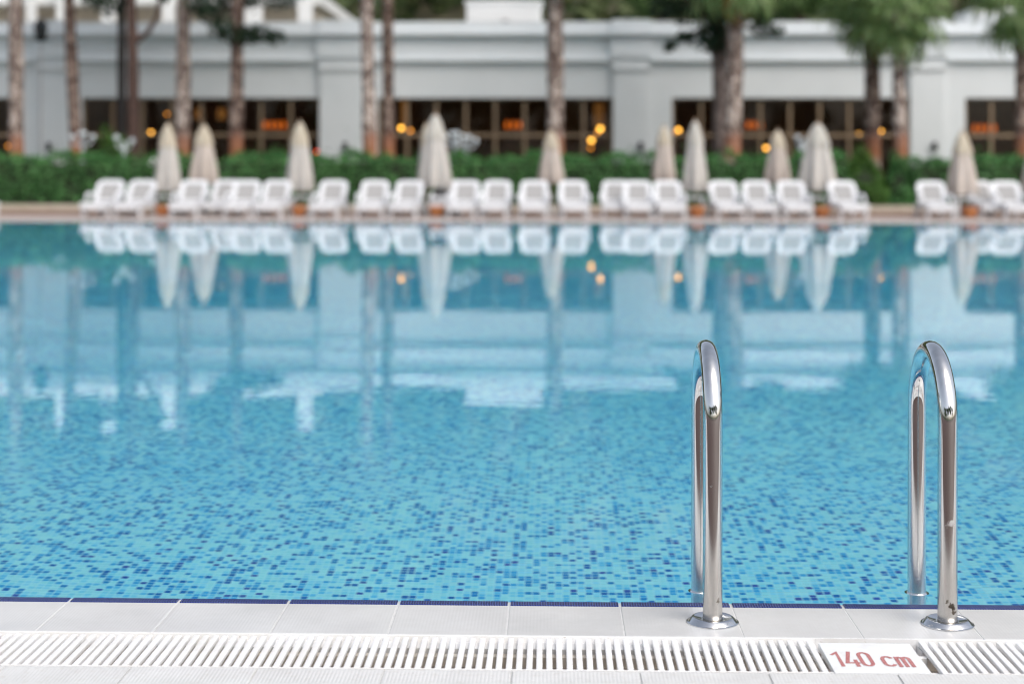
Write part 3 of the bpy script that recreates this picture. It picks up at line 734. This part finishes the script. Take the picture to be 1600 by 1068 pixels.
# ------------------------------------------------------------------ pines and broadleaf trees
def clump(g, c, r, n, flat=.7):
    u = g.normal(size=(n, 3)); u /= np.linalg.norm(u, axis=1)[:, None]
    return np.asarray(c)[None] + u * (g.random(n)**.4)[:, None] * np.array([r, r, r*flat])[None]
def tree(name, label, cat, base_px, Y, trunk_px, r0, branches, clumps, mat, bark, seed, leaf=.22, dens=190):
    g = np.random.default_rng(seed)
    b = at(base_px[0], base_px[1], Y); base = Vector((b.x, Y, .12))
    o = thing(name, label, cat, base)
    def loc(q): v = at(q[0], q[1], Y + (q[2] if len(q) > 2 else 0)); return v - base
    pts = [Vector((0, 0, 0))] + [loc(q) for q in trunk_px]
    fine = []; 
    for i in range(len(pts) - 1):
        for k in range(6): fine.append(pts[i].lerp(pts[i+1], k/6))
    fine.append(pts[-1]); n = len(fine)
    MB().tube(fine, [r0*(1 - .45*i/n)*(1 + .05*math.sin(i*1.3)) for i in range(n)], 12, True, lambda i, k: 1 + .06*math.sin(k*2.3 + i*.7)).build('trunk', bark, o, True)
    for br in branches:
        q = [loc(x) for x in br]; fb = []
        for i in range(len(q) - 1):
            for k in range(4): fb.append(q[i].lerp(q[i+1], k/4))
        fb.append(q[-1])
        MB().tube(fb, [.09*(1 - .7*i/len(fb)) for i in range(len(fb))], 8).build('branch', bark, o, True)
    P_, N_ = [], []
    for c in clumps:
        p = loc(c[:3]); q = clump(g, p, c[3], int(dens*c[3]**2*2.2) + 30)
        P_.append(q); N_.append((q - np.asarray(p)) / c[3] + np.array([0, 0, .3]))
    leaves('crown', np.concatenate(P_), leaf, mat, o, np.concatenate(N_), .9, .35, None, seed)
    return o
tree('pine_tree', 'dark near black pine trunk, left of the twin trunks', 'pine tree', (190, 240), 42.0, [(190, 100), (190, -60), (186, -220), (188, -330)], .125, [[(190, -150), (150, -190), (110, -200)]],
     [(152, -2, -.6, .45), (170, 6, -.5, .5), (120, -70, 0, 1.3), (190, -330, 0, 2.0), (110, -210, 0, 1.5), (150, -120, .5, 1.2), (230, -250, 0, 1.7)], M['needle'], M['dark_bark'], 21)
tree('pine_tree', 'reddish brown forked pine trunk, right of the twin trunks', 'pine tree', (209, 240), 41.3, [(208, 120), (206, 40), (204, -60), (212, -200), (220, -340)], .165,
     [[(213, 64), (232, 50), (246, 25), (250, -10), (262, -80)], [(205, -60), (300, -90), (380, -40), (400, 0)], [(380, -40), (350, 10), (335, 40)]],
     [(345, 44, -.6, .42), (365, 52, -.5, .42), (335, 22, -.2, .5), (385, 55, -.4, .36), (408, 52, -.6, .38), (428, 57, -.6, .3), (315, 5, 0, .55), (350, -10, 0, .7), (395, -5, 0, .6), (440, -8, 0, .6), (300, -100, .4, 1.5),
      (380, -110, 0, 1.5), (220, -340, 0, 2.2), (300, -260, .5, 1.9), (262, -90, 0, .8), (255, -3, 0, .18)], M['needle'], M['pine_bark'], 22)
tree('pine_tree', 'dark pine with low hanging foliage behind the leaning palm', 'pine tree', (1128, 250), 41.2, [(1127, 140), (1124, 60), (1122, -60), (1118, -200), (1120, -300)], .25,
     [[(1124, 40), (1090, 50), (1060, 66), (1042, 76)], [(1122, -20), (1160, 10), (1190, 30)], [(1122, 10), (1085, 10), (1050, 20)]],
     [(1112, 62, -.4, .55), (1118, 36, -.5, .6), (1090, 18, -.3, .6), (1060, 20, -.2, .5), (1072, 58, -.5, .26), (1048, 73, -.5, .2), (1135, 75, -.2, .42), (1175, 28, -.1, .5), (1192, 45, 0, .35), (1035, 10, 0, .5), (1215, 50, 0, .2), (1105, -30, 0, 1.1),
      (1180, -20, 0, .7), (1060, -80, 0, 1.5), (1150, -130, 0, 1.7), (1110, -280, 0, 2.0), (1210, -90, .4, 1.2)], M['needle'], M['grey_bark'], 23)
tree('leafy_tree', 'light green leafy tree over the roof behind the dark pine', 'tree', (1030, 200), 57.5, [(1032, 90), (1030, 0), (1025, -80)], .22, [[(1030, 0), (990, -40)], [(1030, 0), (1075, -45)]],
     [(1010, 5, 0, .9), (1040, 8, 0, .8), (1000, -40, 0, 1.2), (1060, -45, 0, 1.3), (1030, -90, 0, 1.6)], M['broadleaf'], M['pine_bark'], 24, .25)
tree('leafy_tree', 'green leafy tree beyond the roof between the low palm crowns', 'tree', (1250, 200), 58.5, [(1250, 90), (1250, 0), (1246, -60)], .22, [[(1250, 0), (1290, -30)]],
     [(1235, 5, 0, 1.0), (1270, -5, 0, 1.1), (1300, 8, 0, .8), (1250, -60, 0, 1.6)], M['broadleaf'], M['pine_bark'], 25, .25)

# ------------------------------------------------------------------ white garden lamps and slim lamp post
def globe_lamp(xp, ytop, Y, n, label, spread=.2):
    b = at(xp, ytop, Y); zt = b.z - .12
    o = thing('garden_lamp', label, 'garden lamp', (b.x, Y, zt - zt + .12), 0, 'white globe lamps behind the hedge'); H = zt - .12
    MB().lathe([(.10, 0), (.09, .12), (.045, .2), (.04, H*.75), (.055, H - .2), (.04, H - .12)], 12).build('post', M['lamp_white'], o, True)
    for k in range(n):
        a = 2*PI*k/n + .3; dx, dy = math.cos(a)*spread, math.sin(a)*spread*.6; zz_ = H - (.02 if k % 2 else .1)
        MB().tube([(0, 0, H - .25), (dx*.6, dy*.6, H - .30), (dx, dy, zz_ - .12)], .022, 8).build('arm', M['lamp_white'], o, True)
        r = .078
        MB().lathe([(.04, -r)] + [(r*math.cos(q), r*math.sin(q)) for q in [(-.38 + i*.88/8)*PI for i in range(9)]], 14, (dx, dy, zz_)).build('globe', M['lamp_white'], o, True)
globe_lamp(129, 201, 39.7, 4, 'white cluster lamp behind the hedge in front of the slim leaning palm', .25)
globe_lamp(194, 207, 39.7, 2, 'white twin globe lamp behind the hedge at the dark pine trunks', .2)
globe_lamp(710, 201, 39.7, 4, 'white cluster lamp right of the tall double parasol, left of its pair', .24)
globe_lamp(729, 207, 40.1, 4, 'white cluster lamp right of the tall double parasol, right of its pair', .24)
globe_lamp(1253, 207, 39.7, 2, 'pale twin globe lamp half hidden left of the wide white parasol', .12)
b = at(64, 50, 44.6)
lp = thing('lamp_post', 'slim grey lamp post with dark lantern before the left white pier', 'lamp post', (b.x, 44.6, .1))
H = b.z - .1
MB().lathe([(.09, 0), (.08, .2), (.035, .3), (.028, H - .3)], 10).build('post', M['concrete'], lp, True)
MB().lathe([(.05, H - .3), (.16, H - .18), (.20, H + .12), (.24, H + .15), (.10, H + .34), (.02, H + .42)], 8).build('lantern', M['dark_metal'], lp)
MB().tube([(-.3, 0, H - .2), (0, 0, H - .27), (.3, 0, H - .2)], .02, 8).build('crossbar', M['dark_metal'], lp)

# ------------------------------------------------------------------ loungers
def ring_plate(m, W, H, r, iw, ih, ir, iz, th, Mx):
    def rr(w, h, rad, z0, n=6, low=.03):
        out = []
        for cx, cz, a0, q in ((w/2 - rad, z0 + h - rad, 0, rad), (-w/2 + rad, z0 + h - rad, 90, rad), (-w/2 + low, z0 + low, 180, low), (w/2 - low, z0 + low, 270, low)):
            for i in range(n): a = R_(a0 + 90*i/(n-1)); out.append((cx + q*math.cos(a), cz + q*math.sin(a)))
        return out
    A, B = rr(W, H, r, 0), rr(iw, ih, ir, iz); n = len(A)
    vs_ = [Mx @ Vector((x, y, z)) for y in (-th/2, th/2) for x, z in A] + [Mx @ Vector((x, y, z)) for y in (-th/2*.7, th/2*.7) for x, z in B]
    fs_ = []
    for k in range(n):
        j = (k + 1) % n
        fs_ += [(k, j, 2*n + j, 2*n + k), (n + j, n + k, 3*n + k, 3*n + j), (j, k, n + k, n + j), (2*n + k, 2*n + j, 3*n + j, 3*n + k)]
    m.add(vs_, fs_)
def make_lounger():
    o = thing('sun_lounger', 'x', 'sun lounger', (0, 0, 0), 0, 'white loungers in the row along the far pool edge')
    W = .60; SH = .30
    f = MB()
    for s in (-1, 1): f.box(s*W/2 - (.07 if s > 0 else 0), s*W/2 + (.07 if s < 0 else 0), 0, 1.48, SH - .13, SH)
    f.box(-W/2 + .071, W/2 - .071, 0, .09, SH - .16, SH - .002).box(-W/2 + .071, W/2 - .071, 1.39, 1.48, SH - .10, SH - .002)
    f.build('frame', M['resin'], o, bevel=.02)
    MB().box(-W/2 + .072, W/2 - .072, .095, .90, SH - .035, SH - .015).build('seat', M['resin'], o)
    Mx = Matrix.Translation((0, .92, SH - .01)) @ Matrix.Rotation(R_(-40), 4, 'X')
    b = MB(); ring_plate(b, .60, .60, .14, .41, .44, .06, .065, .05, Mx); b.build('backrest', M['resin'], o)
    MB().box(-.207, .207, -.008, .008, .063, .508, Mx).build('sling', M['sling'], o)
    for s in (-1, 1):
        MB().tube([(s*(W/2 + .015), .48, SH + .02), (s*(W/2 + .015), .53, SH + .13), (s*(W/2 + .015), .64, SH + .17), (s*(W/2 + .01), .92, SH + .17), (s*(W/2), 1.06, SH + .14)], [.03, .032, .036, .036, .028], 8).build('armrest', M['resin'], o, True)
        for y0 in (.10, 1.30):
            MB().box(s*(W/2 - .04) - .036, s*(W/2 - .04) + .036, y0, y0 + .13, 0, SH - .131).build('leg', M['resin'], o, bevel=.01)
    MB().tube([(-.2, 1.36, SH - .03), (-.2, 1.25, SH + .30)], .015, 6).tube([(.2, 1.36, SH - .03), (.2, 1.25, SH + .30)], .015, 6).build('back_support', M['resin'], o)
    return o
loungers = [
    (172, 32.6, 0, 'leftmost complete white lounger, with bare kerb to its left'),
    (222, 32.6, 0, 'second white lounger from the left, tucked left of the first parasol'),
    (303, 32.6, 0, 'white lounger in front of the second parasol, right of the first parasol'),
    (354, 33.4, 0, 'white lounger set back just right of the second parasol'),
    (385, 32.6, 0, 'first front white lounger right of the second parasol'),
    (433, 32.6, 0, 'white lounger immediately left of the lone parasol before the white pier'),
    (521, 32.6, 0, 'single white lounger just right of the parasol before the white pier'),
    (586, 32.6, 0, 'white lounger below the pale palm that rises from the hedge'),
    (640, 32.6, 0, 'white lounger immediately left of the tall double parasol'),
    (700, 33.3, 0, 'white lounger half hidden behind the skirt of the tall double parasol'),
    (728, 32.6, 0, 'first front white lounger right of the tall double parasol'),
    (777, 32.6, 0, 'second front white lounger right of the tall double parasol'),
    (835, 32.6, 0, 'white lounger left of the parasol at the stout middle palm'),
    (895, 32.6, 0, 'white lounger right of the parasol at the stout middle palm'),
    (962, 33.2, 0, 'white lounger set back, first after the gap in the row at mid frame'),
    (996, 32.6, 0, 'front white lounger left of the slim beige parasol'),
    (1043, 32.6, 0, 'white lounger between the slim beige parasol and the tall white one'),
    (1130, 32.6, 0, 'first white lounger right of the tall white parasol under the leaning palm'),
    (1182, 32.6, 0, 'white lounger left of the low beige parasol'),
    (1236, 32.6, 0, 'white lounger between the low beige parasol and the widest white parasol'),
    (1316, 32.6, 0, 'white lounger right of the widest white parasol, last before the gap'),
    (1455, 32.6, 0, 'first white lounger after the gap, left of the rightmost full parasol'),
    (1530, 33.2, 0, 'white lounger just right of the rightmost full parasol'),
    (1572, 32.6, 0, 'white lounger nearest the right edge of the frame'),
    (-31, 32.2, 0, 'white lounger of which only a sliver shows at the left edge')]
L0 = make_lounger(); L0T = None
for i, (xp, Y, rz, lb) in enumerate(loungers):
    if i == 0: o = L0; L0T = tree_of(L0)
    else: o = copy_tree(L0, L0T)
    Y -= .15
    bk = at(xp, 310, Y + 1.15).x
    rz = R_(rnd.uniform(-3, 3)); o.rotation_euler = (0, 0, rz)
    o.location = (bk + math.sin(rz)*1.15, Y, .008); o['label'] = lb

# ------------------------------------------------------------------ parasols, pots, side tables
def parasol(xp, yt, yb, wpx, Y, beige, label, seed, tilt=0):
    g = random.Random(seed)
    base = at(xp, 330, Y); base.z = .008
    o = thing('closed_parasol', label, 'parasol', base, g.uniform(0, 6), 'closed parasols along the far pool edge')
    ztip = at(xp, yt + 8, Y).z - base.z - .03; zb = at(xp, yb - 4, Y).z - base.z
    rb = wpx*.44 * Y/FPX
    ph = [g.uniform(0, 6) for _ in range(4)]
    def fold(k, amp): return lambda a, q: 1 + amp*(.25 + .75*(1-q))*math.cos(k*a + ph[0] + .6*math.sin(a + ph[1])) + .07*(1-q)*math.sin(3*a + ph[2])
    H = ztip - zb
    prof = [(rb*.93, zb), (rb, zb + .03), (rb*.92, zb + .2*H), (rb*.80, zb + .4*H), (rb*.68, zb + .57*H), (rb*.58, zb + .68*H), (rb*.50, zb + .76*H)]
    MB().lathe(prof, 72, fold=fold(6, .24), cap=False).build('canopy', M['canvas_beige' if beige else 'canvas'], o, True)
    prof = [(rb*.66, zb + .65*H), (rb*.66, zb + .69*H), (rb*.54, zb + .80*H), (rb*.37, zb + .91*H), (rb*.18, zb + .985*H), (.02, ztip)]
    MB().lathe(prof, 72, fold=fold(6, .15), cap=False).build('top_flap', M['cap' if not seed % 4 == 0 else 'cap_white'], o, True)
    MB().tube([(0, 0, .06), (0, 0, ztip - .06)], .024, 10).build('pole', M['pole'], o, True)
    MB().lathe([(.03, ztip - .03), (.035, ztip + .01), (.012, ztip + .05), (.001, ztip + .06)], 10).build('finial', M['pole'], o, True)
    MB().box(-.25, .25, -.25, .25, 0, .06).lathe([(.06, .0605), (.05, .22)], 12).build('base_slab', M['concrete'], o, bevel=0)
    o.rotation_euler = (R_(tilt), R_(g.uniform(-.7, .7)), o.rotation_euler.z)
for a in [
    (262, 184, 303, 44, 34.1, 0, 'closed cream parasol, leftmost of all, its skirt whiter than the next', 1),
    (318, 186, 291, 48, 35.6, 1, 'closed beige parasol just right of the leftmost parasol', 2),
    (469, 181, 302, 47, 34.1, 0, 'lone closed cream parasol before the white pier left of middle', 3),
    (680, 169, 297, 52, 34.1, 0, 'tallest closed white parasol, front of the overlapping pair near the middle', 4),
    (667, 184, 292, 30, 35.4, 0, 'closed parasol mostly hidden behind the tallest white parasol', 5),
    (861, 194, 290, 42, 35.6, 1, 'closed beige parasol at the stout middle palm trunk', 6),
    (1037, 187, 286, 38, 35.8, 1, 'slim pinkish beige closed parasol left of the tall white one', 7),
    (1086, 179, 303, 44, 34.1, 0, 'tall narrow closed white parasol left of the leaning palm', 8),
    (1215, 194, 291, 43, 35.6, 1, 'low closed beige parasol left of the widest white parasol', 9),
    (1277, 183, 302, 62, 34.1, 0, 'widest closed white parasol, right of the low beige one', 12),
    (1503, 196, 309, 49, 34.1, 1, 'closed beige parasol before the white pier at the far right', 11),
    (1620, 200, 305, 48, 34.1, 1, 'closed parasol cut off by the right edge', 13)]: parasol(*a)
pots = [(254, 'first parasol from the left'), (467, 'lone parasol before the white pier'), (682, 'tallest white parasol'),
        (1089, 'tall narrow white parasol'), (1285, 'widest white parasol'), (1515, 'beige parasol at the far right')]
for i, (xp, nm) in enumerate(pots):
    b = at(xp, 335, 33.1)
    o = thing('terracotta_pot', 'orange terracotta pot on the deck before the ' + nm, 'pot', (b.x, 33.1, .008), 0, 'orange pots at the parasols')
    MB().lathe([(.11, 0), (.135, .03), (.165, .17), (.165, .175)], 20).build('pot', M['terracotta'], o, True)
    MB().lathe([(.172, .1755), (.18, .18), (.18, .225), (.17, .23), (.15, .23), (.145, .20), (.001, .20)], 20).build('rim', M['terracotta'], o, True)
    b = at(xp + (6 if xp < 889 else -6), 320, 33.7)
    s = thing('side_table', 'low white side table behind the pot at the ' + nm, 'side table', (b.x, 33.7, .008), 0, 'white side tables at the parasols')
    MB().box(-.24, .24, -.22, .22, .38, .415).build('table_top', M['resin'], s, bevel=.012)
    for sx in (-1, 1):
        for sy in (-1, 1): MB().box(sx*.2 - .022, sx*.2 + .022, sy*.18 - .022, sy*.18 + .022, 0, .379).build('leg', M['resin'], s)

# ------------------------------------------------------------------ gutter grating and depth sign
def gx_at(xp, yp): return ground(xp, yp).x
SX0 = gx_at(1291, 1026) ; SX1 = gx_at(1437, 1026)
GP = .0201; BW = .0124
bar = MB().box(-BW/2, BW/2, .0045, Y_GR1 - Y_GR0 - .010, -.011, -.001).mesh('grate_bar', M['grate'], bevel=.0022)
def grate(label, xa, xb, phase=0):
    o = thing('drain_grate', label, 'drain grate', (xa, Y_GR0, 0), 0, 'white gutter grating sections')
    L = xb - xa; D = Y_GR1 - Y_GR0
    MB().box(0, L, D - .0035, D - .0005, -.03, .001).build('rim', M['grate'], o, bevel=.0012)
    MB().box(0, L, .0005, .0035, -.03, .0).build('rim', M['grate'], o, bevel=.0012)
    MB().box(0, L, D - .050, D - .0037, -.03, -.0125).build('ledge', M['grate'], o)
    MB().box(0, L, D*.56, D*.56 + .022, -.036, -.015).build('support_rail', M['dirty_plastic'], o)
    MB().box(0, L, D*.12, D*.12 + .012, -.036, -.015).build('support_rail', M['dirty_plastic'], o)
    n = int((L - BW) / GP)
    for k in range(n + 1):
        q = link('grate_bar', bar, o, (BW/2 + k*GP + phase, 0, nrg.uniform(-.0006, .0006))); q.rotation_euler = (0, 0, nrg.uniform(-.007, .007))
grate('long white slatted gutter grating left of the depth sign', SX0 - .002 - GP*125, SX0 - .002)
grate('white slatted gutter grating right of the depth sign', SX1 + .022, SX1 + .022 + GP*40 + BW)
D = Y_GR1 - Y_GR0
g0 = gx_at(1280, 1003); 
rimx = MB().box(SX0 - .002 + .0005, SX1 + .0215, D - .0035, D - .0005, -.03, .001)
sign = thing('depth_sign', 'white plate reading 140 cm in red set into the gutter grating', 'depth sign', (SX0, Y_GR0, 0))
sw = SX1 - SX0
MB().box(0, sw, .002, D - .030, -.014, .0005).build('plate', M['sign'], sign, bevel=.0015)
rim = rimx.build('rim', M['grate'], sign); rim.location.x = -SX0
MB().box(-.001, sw + .022, D*.58, D*.58 + .016, -.034, -.0115).build('support_rail', M['channel'], sign)
MB().box(-.001, sw + .022, D*.12, D*.12 + .012, -.034, -.0115).build('support_rail', M['channel'], sign)
def ribbon(m, pts, w, z, closed=False):
    """a flat stroke of width w along a 2-D polyline, mitred at its corners"""
    P = [Vector((x, y)) for x, y in pts]; n = len(P); L, Rr = [], []
    for i in range(n):
        a = P[i-1] if (i or closed) else None; b = P[(i+1) % n] if (i < n-1 or closed) else None
        d1 = (P[i] - a).normalized() if a is not None else (b - P[i]).normalized()
        d2 = (b - P[i]).normalized() if b is not None else d1
        n1, n2 = Vector((-d1.y, d1.x)), Vector((-d2.y, d2.x)); mm = (n1 + n2).normalized()
        k = w/2 / max(.45, mm.dot(n1)); L.append(P[i] + mm*k); Rr.append(P[i] - mm*k)
    v = [(p.x, p.y, z) for p in L] + [(p.x, p.y, z) for p in Rr]
    m.add(v, [(i, n + i, n + (i+1) % n, (i+1) % n) for i in range(n if closed else n - 1)])
def arc(cx, cy, rx, ry, a0, a1, n=9): return [(cx + rx*math.cos(R_(a0 + (a1-a0)*i/(n-1))), cy + ry*math.sin(R_(a0 + (a1-a0)*i/(n-1)))) for i in range(n)]
tx0, tx1 = ground(1309, 1041).x - SX0, ground(1432, 1042).x - SX0
ty0, ty1 = ground(1370, 1041.5).y - Y_GR0, ground(1350, 1018).y - Y_GR0
TH = ty1 - ty0; ux = (tx1 - tx0)/3.22; SW = .168
tm_ = MB(); Q = []
def stroke(pts, ox, closed=False): Q.append(([(ox + x, y) for x, y in pts], closed))
stroke([(.0, .76), (.25, .93), (.25, 0)], .0)                                          # 1
stroke([(.36, 1), (.07, .25), (.60, .25)], .43); stroke([(.45, .46), (.45, 0)], .43)     # 4
stroke(arc(.26, .76, .20, .17, 0, 180) + arc(.26, .24, .20, .17, 180, 360), 1.08, True)  # 0
stroke(arc(.24, .50, .20, .17, 20, 180) + arc(.24, .23, .20, .16, 180, 340), 2.00)        # c
stroke([(.08, 0), (.08, .67)], 2.55); stroke([(.08, .50)] + arc(.21, .50, .125, .13, 150, 0, 6) + [(.335, 0)], 2.55)
stroke([(.335, .50)] + arc(.465, .50, .125, .13, 150, 0, 6) + [(.59, 0)], 2.55)           # m
zt_ = .0009
for pts_, cl in Q:
    ribbon(tm_, [(tx0 + x*ux, ty0 + y*TH) for x, y in pts_], SW*ux, zt_, cl); zt_ += .00006
tm_.build('lettering', M['sign_red'], sign)

# ------------------------------------------------------------------ pool ladder
pl = ground(1114, 973); pr = ground(1479, 973)
YP = (pl.y + pr.y)/2; xm = (pl.x + pr.x)/2; half = (pr.x - pl.x)/2
lad = thing('pool_ladder', 'polished steel pool ladder handrails standing on the white coping', 'pool ladder', (xm, YP, 0))
SP, ZA, RT = .285, .434, .0212
for s in (-1, 1):
    path = [(0, 0, z) for z in np.linspace(-.03, ZA, 14)]
    for k in range(1, 33):
        a = PI - PI*k/32
        path.append((0, SP/2 + SP/2*math.cos(a), ZA + SP/2*math.sin(a)*1.0))
    path += [(0, SP, z) for z in np.linspace(ZA - .03, -1.0, 20)]
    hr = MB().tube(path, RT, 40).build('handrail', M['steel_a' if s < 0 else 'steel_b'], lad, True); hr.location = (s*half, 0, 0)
    fl = MB().lathe([(.0565, 0), (.0565, .0018), (.0532, .0028), (.0525, .0036), (.0465, .0100), (.0440, .0116), (.0415, .0119), (.0400, .0108), (.0245, .0080), (.0235, .0060), (.0222, .003)], 64, cap=False).build('flange', M['flange'], lad, True)
    fl.location = (s*half, 0, .0006)
    md = fl.modifiers.new('es', 'EDGE_SPLIT'); md.split_angle = R_(28)
for z in (-.25, -.5, -.75):
    MB().box(-half + RT*.8, half - RT*.8, SP - .05, SP + .06, z - .03, z).build('step', M['chrome'], lad, bevel=.006)

for s in (-1, 1):
    mn_ = MB().lathe([(RT + .0001, .0016), (RT + .0012, .0007), (RT + .004, .0002), (RT + .007, .00005)], 32, (xm + s*half, YP + SP, WZ), cap=False).build('meniscus', M['water_rim'], water, True)
# planting behind the camera: what the steel mirrors
gb = np.random.default_rng(77)
hb = thing('hedge', 'green hedge behind the paved terrace on the near side of the pool', 'hedge', (0, -13, 0))
n = 9000
leaves('foliage', np.stack([gb.uniform(-26, 26, n), gb.normal(0, .35, n), np.abs(gb.normal(.9, .55, n))], 1), .14, M['hedge_leaf'], hb, None, 1, .55, None, 78)
names = ['tall', 'broad', 'leaning', 'dense', 'slender', 'spreading', 'low', 'ragged', 'old']
for i, x in enumerate((-24, -17, -11.5, -6, -.5, 5.5, 11, 17, 24)):  # unseen row, added tall to block sky reflections in the window glass
    H = gb.uniform(6, 8.5); yb = -17 + gb.uniform(-1.5, 1.5)
    o = thing('leafy_tree', names[i] + ' unseen leafy tree behind the near terrace hedge', 'tree', (x, yb, 0))
    MB().tube([(0, 0, 0), (.1, 0, H*.3), (gb.uniform(-.3, .3), 0, H*.75)], [.22, .18, .08], 10).build('trunk', M['pine_bark'], o, True)
    q = np.concatenate([clump(gb, (gb.uniform(-2.2, 2.2), gb.uniform(-1.5, 1.5), H*gb.uniform(.35, .95)), gb.uniform(1.1, 1.9), 330) for _ in range(9)])
    leaves('crown', q, .42, M['broadleaf'], o, None, 1, .5, None, 90 + i)
